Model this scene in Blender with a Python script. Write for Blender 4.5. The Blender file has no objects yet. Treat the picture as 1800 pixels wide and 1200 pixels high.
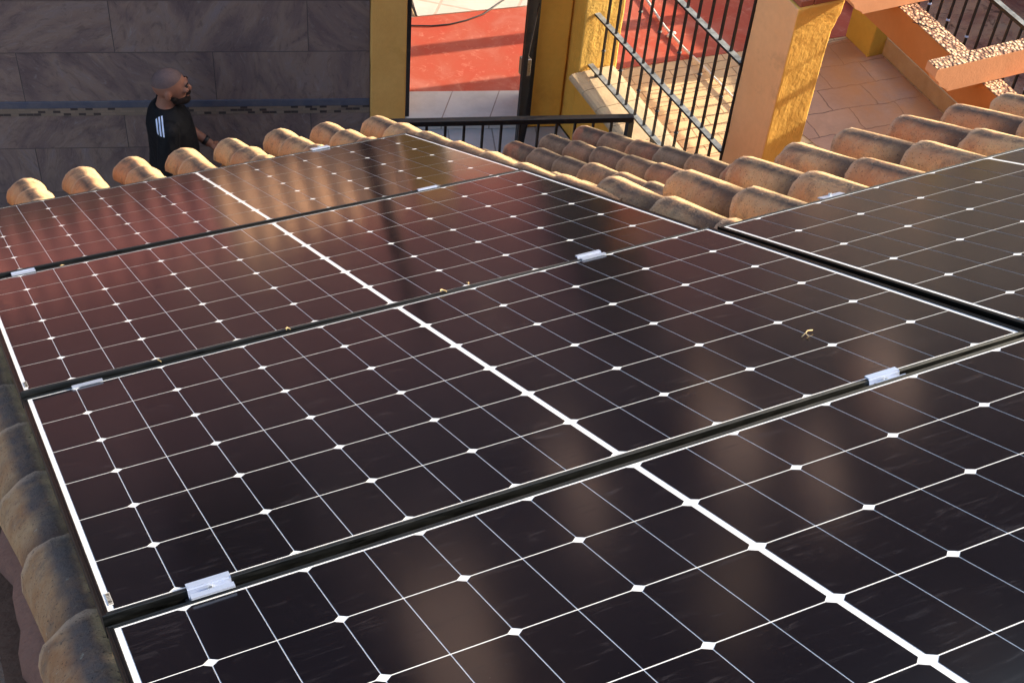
import bpy, bmesh, math, random
from mathutils import Matrix, Vector
random.seed(7)
R = math.radians
sc = bpy.context.scene
col = sc.collection

# ------------------------------------------------------------------ camera
cam = bpy.data.cameras.new("camera"); camo = bpy.data.objects.new("camera", cam); col.objects.link(camo)
cam.lens = 50.525; cam.sensor_width = 36; cam.clip_start = 0.05; cam.clip_end = 600
cr, cu, cf = (0.90681, -0.4153, 0.07227), (0.25248, 0.67237, 0.69582), (0.33757, 0.61273, -0.71457)
camo.matrix_world = Matrix(((cr[0], cu[0], -cf[0], 0), (cr[1], cu[1], -cf[1], 0), (cr[2], cu[2], -cf[2], 7.6), (0, 0, 0, 1)))
sc.camera = camo
# ------------------------------------------------------------------ light
SUN_EL, SUN_AZ = 24.0, -7.0          # azimuth measured from +X towards +Y
w = bpy.data.worlds.new("World"); sc.world = w; w.use_nodes = True
nt = w.node_tree; bg = nt.nodes["Background"]
sky = nt.nodes.new("ShaderNodeTexSky"); sky.sky_type = 'NISHITA'; sky.sun_disc = False
sky.sun_elevation = R(SUN_EL); sky.sun_rotation = R(90 - SUN_AZ)
sky.air_density = 1.0; sky.dust_density = 3.0; sky.ozone_density = 0.5
nt.links.new(sky.outputs[0], bg.inputs[0]); bg.inputs[1].default_value = 0.15
sl = bpy.data.lights.new("sun", 'SUN'); sl.energy = 3.5; sl.angle = R(0.5); sl.color = (1.0, 0.86, 0.66)
so = bpy.data.objects.new("sun", sl); col.objects.link(so)
sd = Vector((math.cos(R(SUN_EL)) * math.cos(R(SUN_AZ)), math.cos(R(SUN_EL)) * math.sin(R(SUN_AZ)), math.sin(R(SUN_EL))))
so.rotation_euler = sd.to_track_quat('Z', 'Y').to_euler(); so.location = sd * 40
sc.view_settings.view_transform = 'Standard'; sc.view_settings.look = 'None'; sc.view_settings.gamma = 1
sc.view_settings.exposure = 1.45
sc.cycles.max_bounces = 8; sc.cycles.diffuse_bounces = 4

# ------------------------------------------------------------------ materials
def nodes(name, rough=0.7, metal=0.0, spec=0.5, coat=0.0, coatr=0.05):
    m = bpy.data.materials.new(name); m.use_nodes = True; t = m.node_tree; b = t.nodes["Principled BSDF"]
    b.inputs["Roughness"].default_value = rough; b.inputs["Metallic"].default_value = metal
    b.inputs["Specular IOR Level"].default_value = spec
    b.inputs["Coat Weight"].default_value = coat; b.inputs["Coat Roughness"].default_value = coatr
    return m, t, b
class NB:
    def __init__(s, t): s.t = t; s.L = t.links
    def n(s, typ, **kw):
        o = s.t.nodes.new(typ)
        for k, v in kw.items(): setattr(o, k, v)
        return o
    def coord(s, kind='Object', scale=(1, 1, 1), rot=(0, 0, 0), loc=(0, 0, 0)):
        c = s.n("ShaderNodeTexCoord"); m = s.n("ShaderNodeMapping")
        m.inputs["Scale"].default_value = scale; m.inputs["Rotation"].default_value = rot; m.inputs["Location"].default_value = loc
        s.L.new(c.outputs[kind], m.inputs[0]); return m.outputs[0]
    def noise(s, vec, scale, detail=4, rough=0.55, dist=0.0):
        o = s.n("ShaderNodeTexNoise"); o.inputs["Scale"].default_value = scale; o.inputs["Detail"].default_value = detail
        o.inputs["Roughness"].default_value = rough; o.inputs["Distortion"].default_value = dist
        if vec is not None: s.L.new(vec, o.inputs["Vector"])
        return o.outputs["Fac"]
    def ramp(s, f, stops, interp='LINEAR'):
        o = s.n("ShaderNodeValToRGB"); e = o.color_ramp; e.interpolation = interp
        while len(e.elements) < len(stops): e.elements.new(0.5)
        for i, (p, c) in enumerate(stops):
            e.elements[i].position = p; e.elements[i].color = (c, c, c, 1) if isinstance(c, (int, float)) else (*c, 1)
        s.L.new(f, o.inputs[0]); return o.outputs[0]
    def mix(s, f, a, b, typ='MIX'):
        o = s.n("ShaderNodeMix", data_type='RGBA', blend_type=typ)
        for i, v in ((0, f), (6, a), (7, b)):
            if hasattr(v, 'links'): s.L.new(v, o.inputs[i])
            elif isinstance(v, (int, float)): o.inputs[i].default_value = v
            else: o.inputs[i].default_value = (*v, 1)
        return o.outputs[2]
    def math(s, op, a, b=0.0, clamp=False):
        o = s.n("ShaderNodeMath", operation=op); o.use_clamp = clamp
        for i, v in ((0, a), (1, b)):
            if hasattr(v, 'links'): s.L.new(v, o.inputs[i])
            else: o.inputs[i].default_value = v
        return o.outputs[0]
    def bump(s, h, strength, dist, b):
        o = s.n("ShaderNodeBump"); o.inputs["Strength"].default_value = strength; o.inputs["Distance"].default_value = dist
        s.L.new(h, o.inputs["Height"]); s.L.new(o.outputs[0], b.inputs["Normal"]); return o
def stucco(name, c1, c2, scale=3.0, rough=0.85, bump=0.5, bscale=60, dist=0.004, stain=None):
    m, t, b = nodes(name, rough, spec=0.25); k = NB(t); v = k.coord('Object')
    c = k.mix(k.ramp(k.noise(v, scale, 6), [(0.3, 0), (0.7, 1)]), c1, c2)
    c = k.mix(k.ramp(k.noise(v, bscale * .4, 3), [(0.35, 0.0), (0.8, 0.25)]), c, tuple(x * .75 for x in c1))
    if stain: c = k.mix(k.ramp(k.noise(v, 2.1, 7, .65), [(0.56, 0), (0.72, .8)]), c, stain)
    k.L.new(c, b.inputs["Base Color"])
    h = k.math('ADD', k.noise(v, bscale, 4, .6), k.math('MULTIPLY', k.noise(v, bscale * .25, 3), 1.6))
    k.bump(h, bump, dist, b)
    return m
M = {}
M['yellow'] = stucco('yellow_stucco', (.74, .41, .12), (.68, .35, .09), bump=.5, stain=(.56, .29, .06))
M['yellow_lit'] = stucco('yellow_lit_rough_stucco', (.88, .56, .14), (.82, .50, .11), bump=.6, bscale=55, dist=.005)  # brighter yellow copy for the sunlit pier faces, light put into the colour
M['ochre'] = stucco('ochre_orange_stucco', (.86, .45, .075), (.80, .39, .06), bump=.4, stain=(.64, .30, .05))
M['orange'] = stucco('orange_pillar_stucco', (.95, .56, .13), (.90, .50, .10), bump=.55, bscale=48, dist=.004)
M['salmon'] = stucco('salmon_smooth_render', (.95, .56, .27), (.90, .51, .24), bump=.15, bscale=70, dist=.002, stain=(.50, .28, .14))
M['beam_lit'] = stucco('sunlit_beam_paint', (.76, .37, .19), (.70, .33, .16), bump=.35, bscale=80, dist=.002)  # grazing sun on the cross beams put into a lighter colour
M['beam'] = stucco('orange_beam_paint', (.58, .21, .06), (.52, .18, .045), bump=.25, bscale=80, dist=.002)
M['wallhouse'] = stucco('ochre_house_render', (.45, .25, .10), (.40, .21, .08), bump=.3)
M['mortar'] = stucco('pink_mortar', (.24, .12, .085), (.18, .09, .065), bump=1.0, bscale=45, dist=.006)
M['deck'] = stucco('dark_roof_underlay', (.10, .055, .035), (.14, .075, .045), bump=.8, bscale=30, dist=.01)
M['plinth'] = stucco('beige_stone_plinth', (.42, .30, .17), (.33, .22, .12), scale=9, bump=.4, bscale=40, stain=(.22, .15, .09))

def iron():
    m, t, b = nodes('black_painted_iron', .38, 0.0, .5); k = NB(t); v = k.coord('Object')
    k.L.new(k.mix(k.ramp(k.noise(v, 30, 4), [(.55, 0), (.75, 1)]), (.010, .010, .012), (.035, .025, .02)), b.inputs["Base Color"])
    k.bump(k.noise(v, 90, 2), .15, .001, b); return m
M['iron'] = iron()
def lit_top_iron():
    m = M['iron'].copy(); m.name = 'black_iron_lit_top'; t = m.node_tree; b = t.nodes['Principled BSDF']; k = NB(t)
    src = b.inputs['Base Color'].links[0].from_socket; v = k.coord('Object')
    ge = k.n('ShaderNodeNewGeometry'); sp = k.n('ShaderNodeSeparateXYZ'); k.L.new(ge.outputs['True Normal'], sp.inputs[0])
    f = k.math('MULTIPLY', k.math('GREATER_THAN', sp.outputs[2], .8), k.ramp(k.noise(v, 22, 5), [(.3, .35), (.7, 1)]))  # sky and sun on upward faces painted in as light grey
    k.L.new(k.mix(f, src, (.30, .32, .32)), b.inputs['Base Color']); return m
M['iron_lit_top'] = lit_top_iron()
def flat(name, c, rough=.5, metal=0.0, var=.15, scale=40):
    m, t, b = nodes(name, rough, metal); k = NB(t); v = k.coord('Object')
    k.L.new(k.mix(k.noise(v, scale, 3), c, tuple(x * (1 - var) for x in c)), b.inputs["Base Color"]); return m
def alu(name, c, rough):
    m, t, b = nodes(name, rough, 1.0); k = NB(t); v = k.coord('Object', (6, 160, 60))
    n = k.noise(v, 6, 3)
    k.L.new(k.mix(n, c, tuple(x * .8 for x in c)), b.inputs["Base Color"])
    k.L.new(k.ramp(n, [(.3, rough * .8), (.7, rough * 1.4)]), b.inputs["Roughness"]); return m
M['alu'] = alu('bright_aluminium', (.56, .64, .80), .36); M['alu'].node_tree.nodes['Principled BSDF'].inputs['Metallic'].default_value = .55
M['frame'] = alu('dark_anodised_frame', (.062, .065, .062), .34)
M['steel'] = alu('bolt_steel', (.70, .68, .62), .3)

def panel_sheet(name, base, cell):
    m, t, b = nodes(name, .11 if cell else .14, spec=.5); k = NB(t)
    c = k.n("ShaderNodeTexCoord"); oi = k.n("ShaderNodeObjectInfo")
    add = k.n("ShaderNodeVectorMath", operation='ADD'); k.L.new(c.outputs['Object'], add.inputs[0])
    off = k.n("ShaderNodeVectorMath", operation='SCALE'); k.L.new(oi.outputs['Location'], off.inputs[0]); off.inputs['Scale'].default_value = 3.7
    k.L.new(off.outputs[0], add.inputs[1]); v = add.outputs[0]
    big = k.noise(v, 1.6, 4); fine = k.noise(v, 9, 6, .7, 1.2)
    mp = k.n("ShaderNodeMapping"); mp.inputs['Rotation'].default_value = (0, 0, .5); mp.inputs['Scale'].default_value = (2.2, 14, 1); k.L.new(v, mp.inputs[0])
    wipe = k.noise(mp.outputs[0], 2.4, 6, .65, 2.2)
    smear = k.math('MULTIPLY', k.ramp(wipe, [(.54, 0), (.74, 1)]), k.ramp(fine, [(.45, 0), (.75, 1)]))
    speck = k.ramp(k.noise(v, 330, 2, .5), [(.70, 0), (.78, 1)])
    gr = k.ramp(k.noise(v, 900, 1), [(.3, .75), (.7, 1.25)])
    bc = k.mix(k.ramp(big, [(.3, 0), (.7, 1)]), base, tuple(x * 1.35 for x in base) if cell else base)
    if cell:
        bc = k.mix(1.0, bc, gr, 'MULTIPLY')
        bc = k.mix(k.math('MULTIPLY', smear, .13), bc, (.30, .27, .30))
        bc = k.mix(k.math('MULTIPLY', speck, .10), bc, (.4, .34, .28))
    k.L.new(bc, b.inputs["Base Color"])
    k.L.new(k.math('ADD', k.math('MULTIPLY', smear, .18), k.ramp(big, [(.3, .10), (.7, .15)])), b.inputs["Roughness"])
    return m
M['cell'] = panel_sheet('monocrystalline_cell', (.0036, .0031, .0050), True)
M['sheet'] = panel_sheet('white_backsheet', (.78, .80, .80), False)

def clay(name, base, dark, blackness=.85):
    m, t, b = nodes(name, .82, spec=.2); k = NB(t)
    c = k.n("ShaderNodeTexCoord"); oi = k.n("ShaderNodeObjectInfo")
    off = k.n("ShaderNodeCombineXYZ"); s = k.math('MULTIPLY', oi.outputs['Random'], 37.0)
    k.L.new(s, off.inputs[2]); k.L.new(s, off.inputs[1])
    add = k.n("ShaderNodeVectorMath", operation='ADD'); k.L.new(c.outputs['Object'], add.inputs[0]); k.L.new(off.outputs[0], add.inputs[1])
    v = add.outputs[0]
    n1 = k.noise(v, 7, 6, .6); n2 = k.noise(v, 26, 5, .65); n3 = k.noise(v, 130, 3, .6)
    tint = k.ramp(oi.outputs['Random'], [(0, base[0]), (.35, base[1]), (.65, base[2]), (1, base[3])])
    cc = k.mix(k.ramp(n1, [(.35, 0), (.68, 1)]), tint, base[4])
    cc = k.mix(k.ramp(n2, [(.45, 0), (.75, .35)]), cc, (.50, .36, .22))
    # soot weathering along the crest, overlap shade painted in as a dark ramp, paler lip
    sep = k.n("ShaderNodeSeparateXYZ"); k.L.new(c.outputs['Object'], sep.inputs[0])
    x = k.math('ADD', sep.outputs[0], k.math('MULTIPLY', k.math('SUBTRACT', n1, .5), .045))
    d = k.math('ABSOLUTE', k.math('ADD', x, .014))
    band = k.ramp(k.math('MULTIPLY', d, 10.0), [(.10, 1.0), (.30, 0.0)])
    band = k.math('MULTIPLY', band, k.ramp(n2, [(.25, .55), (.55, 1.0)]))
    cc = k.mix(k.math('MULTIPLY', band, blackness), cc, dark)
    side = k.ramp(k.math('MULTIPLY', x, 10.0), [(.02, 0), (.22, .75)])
    cc = k.mix(k.math('MULTIPLY', side, k.ramp(n1, [(.3, .45), (.7, 1)])), cc, (.78, .58, .28))  # sunlit side of the tile put into the colour as paler yellow
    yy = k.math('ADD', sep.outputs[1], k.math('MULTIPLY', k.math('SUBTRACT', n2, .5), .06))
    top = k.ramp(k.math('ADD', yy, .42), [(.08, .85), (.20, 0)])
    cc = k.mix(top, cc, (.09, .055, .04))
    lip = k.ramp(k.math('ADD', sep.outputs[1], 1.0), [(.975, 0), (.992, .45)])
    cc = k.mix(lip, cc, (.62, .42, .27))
    cc = k.mix(k.ramp(n3, [(.62, 0), (.70, .8)]), cc, (.06, .042, .032))
    pit = k.ramp(k.noise(v, 210, 2, .5), [(.66, 0), (.71, 1)]); cc = k.mix(pit, cc, (.045, .03, .025))
    cc = k.mix(k.ramp(k.noise(v, 17, 6, .7), [(.52, 0), (.68, .55)]), cc, (.13, .095, .075))
    lich = k.ramp(k.noise(v, 55, 4, .7), [(.64, 0), (.72, .5)])
    cc = k.mix(lich, cc, (.42, .40, .30))
    k.L.new(cc, b.inputs["Base Color"])
    k.bump(k.math('ADD', k.math('MULTIPLY', n2, .7), k.math('MULTIPLY', n3, .45)), .9, .007, b)
    return m
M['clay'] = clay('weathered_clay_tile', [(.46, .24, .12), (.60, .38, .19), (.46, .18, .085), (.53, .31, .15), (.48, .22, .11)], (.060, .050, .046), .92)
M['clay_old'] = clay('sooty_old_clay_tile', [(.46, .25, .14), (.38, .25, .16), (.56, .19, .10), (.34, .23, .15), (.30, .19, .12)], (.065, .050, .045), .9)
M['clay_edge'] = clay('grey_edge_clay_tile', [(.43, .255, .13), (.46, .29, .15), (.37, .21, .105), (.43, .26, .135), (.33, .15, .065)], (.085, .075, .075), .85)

def slate():
    m, t, b = nodes('slate_look_wall_tile', .55, spec=.35); k = NB(t); v = k.coord('Object')
    vx = k.coord('Object', (1, 1, 1))
    br = k.n("ShaderNodeTexBrick"); br.offset = .5; br.squash = 1
    mp = k.n("ShaderNodeMapping"); mp.inputs['Rotation'].default_value = (R(90), 0, 0); mp.inputs['Location'].default_value = (.69, 0, 0)
    k.L.new(v, mp.inputs[0]); k.L.new(mp.outputs[0], br.inputs['Vector'])
    br.inputs['Scale'].default_value = 1; br.inputs['Brick Width'].default_value = 1.334; br.inputs['Row Height'].default_value = .415
    br.inputs['Mortar Size'].default_value = .003; br.inputs['Mortar Smooth'].default_value = .3
    br.inputs['Color1'].default_value = (0, 0, 0, 1); br.inputs['Color2'].default_value = (1, 1, 1, 1); br.inputs['Mortar'].default_value = (.5, .5, .5, 1)
    sh = k.n("ShaderNodeVectorMath", operation='SCALE'); k.L.new(br.outputs['Color'], sh.inputs[0]); sh.inputs['Scale'].default_value = 9
    ad = k.n("ShaderNodeVectorMath", operation='ADD'); k.L.new(v, ad.inputs[0]); k.L.new(sh.outputs[0], ad.inputs[1])
    sc_ = k.n("ShaderNodeSeparateColor"); k.L.new(br.outputs['Color'], sc_.inputs[0])
    vr = k.n("ShaderNodeVectorRotate"); vr.rotation_type = 'Y_AXIS'; k.L.new(ad.outputs[0], vr.inputs['Vector']); k.L.new(k.math('MULTIPLY', k.math('SUBTRACT', sc_.outputs[0], .3), 3.4), vr.inputs['Angle'])
    rr = k.n("ShaderNodeMapping"); rr.inputs['Scale'].default_value = (.8, 1, 1.8); k.L.new(vr.outputs[0], rr.inputs[0])
    n1 = k.noise(rr.outputs[0], 1.5, 9, .60, 1.6); n2 = k.noise(rr.outputs[0], 6.5, 8, .68, 2.2); n3 = k.noise(v, 60, 4, .6)
    c = k.ramp(n1, [(.30, (.112, .078, .080)), (.46, (.165, .115, .107)), (.56, (.215, .150, .126)), (.70, (.20, .157, .160))])
    c = k.mix(k.ramp(n2, [(.36, .38), (.46, 0)]), c, (.055, .042, .045))
    c = k.mix(k.ramp(n2, [(.58, 0), (.72, .6)]), c, (.26, .225, .22))
    c = k.mix(k.ramp(n3, [(.62, 0), (.75, .25)]), c, (.30, .26, .25))
    c = k.mix(br.outputs['Fac'], c, (.06, .05, .048))
    k.L.new(c, b.inputs["Base Color"])
    k.bump(k.math('ADD', n1, k.math('MULTIPLY', n2, .6)), .6, .018, b)
    return m
M['slate'] = slate()
M['blue'] = stucco('blue_grey_listello', (.070, .078, .115), (.115, .11, .13), scale=14, rough=.4, bump=.2)
def mosaic():
    m, t, b = nodes('mosaic_border', .45); k = NB(t); v = k.coord('Object', rot=(R(90), 0, 0))
    br = k.n("ShaderNodeTexBrick"); br.offset = .37; k.L.new(v, br.inputs['Vector'])
    br.inputs['Scale'].default_value = 1; br.inputs['Brick Width'].default_value = .052; br.inputs['Row Height'].default_value = .0225
    br.inputs['Mortar Size'].default_value = .0012; br.inputs['Color1'].default_value = (0, 0, 0, 1); br.inputs['Color2'].default_value = (1, 1, 1, 1)
    br.inputs['Mortar'].default_value = (.5, .5, .5, 1)
    c = k.ramp(br.outputs['Color'], [(0, (.04, .03, .03)), (.24, (.15, .11, .09)), (.26, (.19, .14, .105)), (.6, (.22, .16, .12)), (1, (.13, .10, .09))], 'CONSTANT')
    c = k.mix(br.outputs['Fac'], c, (.15, .12, .10)); k.L.new(c, b.inputs['Base Color']); return m
M['mosaic'] = mosaic()
def tiles(name, c1, c2, grout, bw, bh, rot, mortar=.006, offset=0.0, bump=.3, rough=.4, nscale=5, warp=0.0, loc=(0, 0, 0)):
    m, t, b = nodes(name, rough, spec=.4); k = NB(t); v = k.coord('Object', rot=(0, 0, rot), loc=loc)
    if warp:
        n = k.n("ShaderNodeTexNoise"); n.inputs['Scale'].default_value = 7; k.L.new(v, n.inputs['Vector'])
        s = k.n("ShaderNodeVectorMath", operation='SCALE'); s.inputs['Scale'].default_value = warp; k.L.new(n.outputs['Color'], s.inputs[0])
        a = k.n("ShaderNodeVectorMath", operation='ADD'); k.L.new(v, a.inputs[0]); k.L.new(s.outputs[0], a.inputs[1]); v = a.outputs[0]
    br = k.n("ShaderNodeTexBrick"); br.offset = offset; k.L.new(v, br.inputs['Vector'])
    br.inputs['Scale'].default_value = 1; br.inputs['Brick Width'].default_value = bw; br.inputs['Row Height'].default_value = bh
    br.inputs['Mortar Size'].default_value = mortar; br.inputs['Mortar Smooth'].default_value = .2
    br.inputs['Color1'].default_value = (*c1, 1); br.inputs['Color2'].default_value = (*c2, 1); br.inputs['Mortar'].default_value = (*grout, 1)
    n1 = k.noise(v, nscale, 7, .6); n2 = k.noise(v, nscale * 7, 5, .6)
    c = k.mix(k.ramp(n1, [(.4, 0), (.75, .5)]), br.outputs['Color'], tuple(x * .62 for x in c1))
    c = k.mix(k.ramp(n2, [(.5, 0), (.8, .35)]), c, tuple(min(1, x * 1.25) for x in c2))
    k.L.new(c, b.inputs['Base Color'])
    h = k.math('SUBTRACT', k.math('MULTIPLY', n2, .4), k.math('MULTIPLY', br.outputs['Fac'], 1.0)); k.bump(h, bump, .006, b)
    return m
WA = -R(18.0)
M['landing'] = tiles('white_landing_tile', (.46, .44, .43), (.42, .40, .40), (.20, .17, .16), .33, .33, -WA, .006)
M['thresh'] = tiles('white_threshold_tile', (.56, .53, .50), (.50, .48, .46), (.26, .20, .17), .34, 1.0, -WA, .005, loc=(.08, .4, 0))
M['pavers'] = tiles('sand_pavers', (.62, .44, .24), (.66, .48, .28), (.30, .17, .09), .34, .105, R(3), .005, .5, .8, .7, 6, .02)
M['stamped'] = tiles('stamped_brown_paving', (.40, .25, .19), (.46, .28, .19), (.17, .11, .09), .40, .27, R(5), .005, .35, .8, .65, 4, .05)
M['pale'] = tiles('pale_grey_slabs', (.62, .56, .48), (.56, .53, .46), (.60, .38, .30), .62, .55, R(38), .012, .0, .3, .6, 3)
M['courtyard'] = tiles('courtyard_tile', (.30, .22, .18), (.26, .19, .16), (.12, .09, .08), .4, .4, -WA, .006)
def stain_stamped():
    m = M['stamped']; t = m.node_tree; b = t.nodes['Principled BSDF']; k = NB(t); src = b.inputs['Base Color'].links[0].from_socket
    v = k.coord('Object'); sp = k.n('ShaderNodeSeparateXYZ'); k.L.new(v, sp.inputs[0])
    f = k.math('MULTIPLY', k.ramp(k.noise(v, 1.7, 5, .6), [(.34, 0), (.56, .85)]), k.ramp(k.math('SUBTRACT', sp.outputs[0], 6.2), [(.2, 0), (.6, 1)]))
    k.L.new(k.mix(f, src, (.50, .22, .08)), b.inputs['Base Color'])
stain_stamped()
def redfloor():
    m, t, b = nodes('worn_red_painted_concrete', .6, spec=.35); k = NB(t); v = k.coord('Object')
    n1 = k.noise(v, 2.2, 7, .62, .6); n2 = k.noise(v, 12, 7, .7, .8); n3 = k.noise(v, 70, 3)
    c = k.ramp(n1, [(.32, (.42, .056, .030)), (.5, (.40, .080, .045)), (.68, (.44, .14, .10))])
    c = k.mix(k.ramp(n2, [(.55, 0), (.78, .55)]), c, (.70, .36, .26))
    c = k.mix(k.ramp(n3, [(.72, 0), (.78, .6)]), c, (.8, .6, .5))
    k.L.new(c, b.inputs['Base Color']); k.bump(n2, .2, .003, b); return m
M['red'] = redfloor()
def gravel():
    m, t, b = nodes('exposed_pebble_top', .8); k = NB(t); v = k.coord('Object')
    vo = k.n("ShaderNodeTexVoronoi"); vo.inputs['Scale'].default_value = 58; k.L.new(v, vo.inputs['Vector'])
    rnd = k.n("ShaderNodeSeparateColor"); k.L.new(vo.outputs['Color'], rnd.inputs[0])
    c = k.ramp(rnd.outputs[0], [(0, (.10, .04, .02)), (.16, (.60, .30, .15)), (.40, (.82, .50, .26)), (.8, (.86, .60, .36)), (1, (.55, .24, .14))])
    c = k.mix(k.ramp(vo.outputs['Distance'], [(.30, 0), (.62, .9)]), c, (.14, .06, .035))
    k.L.new(c, b.inputs['Base Color']); h = k.math('SUBTRACT', 1.0, vo.outputs['Distance']); k.bump(h, 1, .012, b); return m
M['gravel'] = gravel()
def rock():
    m, t, b = nodes('rough_brown_rock', .85, spec=.2); k = NB(t); v = k.coord('Object')
    n1 = k.noise(v, 1.6, 8, .65, 1.0); n2 = k.noise(v, 7, 8, .7, .8)
    c = k.ramp(n1, [(.3, (.20, .08, .07)), (.45, (.30, .17, .13)), (.58, (.42, .28, .20)), (.72, (.36, .31, .24))])
    c = k.mix(k.ramp(n2, [(.32, .9), (.46, 0)]), c, (.07, .035, .03))
    c = k.mix(k.ramp(n2, [(.60, 0), (.8, .6)]), c, (.42, .30, .22))
    k.L.new(c, b.inputs['Base Color']); k.bump(k.math('ADD', n1, n2), 1, .04, b); return m
M['rock'] = rock()
def far_facade():
    m, t, b = nodes('red_brown_far_render', .9, spec=.15); k = NB(t); v = k.coord('Object')
    n1 = k.noise(v, .55, 4, .55); n2 = k.noise(v, 3, 5)
    sp = k.n('ShaderNodeSeparateXYZ'); k.L.new(v, sp.inputs[0])
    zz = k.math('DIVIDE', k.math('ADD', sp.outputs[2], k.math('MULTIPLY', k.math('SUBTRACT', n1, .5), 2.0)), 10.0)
    c = k.ramp(zz, [(.15, (.60, .19, .16)), (.20, (.22, .11, .12)), (.34, (.19, .115, .13)), (.42, (.108, .095, .112)), (.56, (.075, .062, .075)), (.70, (.030, .027, .042))])  # colour zones of the unseen facade set the tints mirrored in the panels
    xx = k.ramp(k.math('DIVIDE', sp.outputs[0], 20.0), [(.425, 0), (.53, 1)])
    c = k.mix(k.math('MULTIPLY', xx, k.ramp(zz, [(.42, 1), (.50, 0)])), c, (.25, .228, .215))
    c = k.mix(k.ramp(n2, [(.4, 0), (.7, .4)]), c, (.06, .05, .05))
    c = k.mix(k.ramp(n1, [(.58, 0), (.68, .8)]), c, (.50, .36, .28))
    k.L.new(c, b.inputs['Base Color']); return m
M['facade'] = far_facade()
M['tan'] = stucco('tan_clay', (.74, .42, .25), (.66, .36, .20), bump=.3)
M['soil'] = stucco('dark_gravelly_soil', (.24, .17, .13), (.13, .095, .075), scale=9, bump=1, bscale=40, dist=.02)
M['white'] = flat('white_plastic', (.80, .78, .72), .4)
M['cable'] = flat('black_rubber', (.015, .012, .012), .5)
M['skin'] = stucco('skin', (.29, .130, .085), (.25, .110, .070), scale=20, rough=.5, bump=.08)
M['stubble'] = stucco('shaved_hair', (.115, .075, .072), (.15, .095, .085), scale=60, rough=.7, bump=.2, bscale=200, dist=.001)
M['beard'] = stucco('dark_beard', (.012, .007, .006), (.022, .012, .009), scale=60, rough=.8, bump=1, bscale=160, dist=.004)
M['eye'] = flat('dark_eye', (.02, .015, .012), .2)
M['shorts'] = stucco('beige_cotton', (.42, .34, .26), (.38, .30, .22), bump=.3)
M['shoe'] = flat('dark_shoe', (.03, .03, .03), .6)
M['leaf'] = stucco('dry_leaf', (.56, .44, .24), (.46, .32, .15), scale=50, bump=.4)
M['brickcap'] = stucco('terracotta_brick', (.42, .14, .08), (.36, .12, .07), bump=.5)
M['coping'] = None
def shirt():
    m, t, b = nodes('black_sports_shirt', .75, spec=.2); k = NB(t)
    c = k.n("ShaderNodeTexCoord"); sp = k.n("ShaderNodeSeparateXYZ"); k.L.new(c.outputs['Object'], sp.inputs[0])
    x, y, z = sp.outputs
    # three white stripes running over the right shoulder
    u = k.math('ADD', k.math('MULTIPLY', x, 1.0), .085)
    f = k.math('FRACT', k.math('MULTIPLY', u, 1 / .019))
    on = k.math('LESS_THAN', f, .55)
    on = k.math('MULTIPLY', on, k.math('MULTIPLY', k.math('GREATER_THAN', u, 0), k.math('LESS_THAN', u, .0525)))
    on = k.math('MULTIPLY', on, k.math('MULTIPLY', k.math('LESS_THAN', y, -.115), k.math('MULTIPLY', k.math('GREATER_THAN', z, 1.415), k.math('LESS_THAN', z, 1.495))))
    n = k.noise(c.outputs['Object'], 25, 3)
    k.L.new(k.mix(on, k.mix(n, (.004, .004, .005), (.009, .009, .011)), (.72, .76, .92)), b.inputs['Base Color'])
    k.bump(k.noise(c.outputs['Object'], 9, 3), .5, .02, b); return m
M['shirt'] = shirt()

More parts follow.
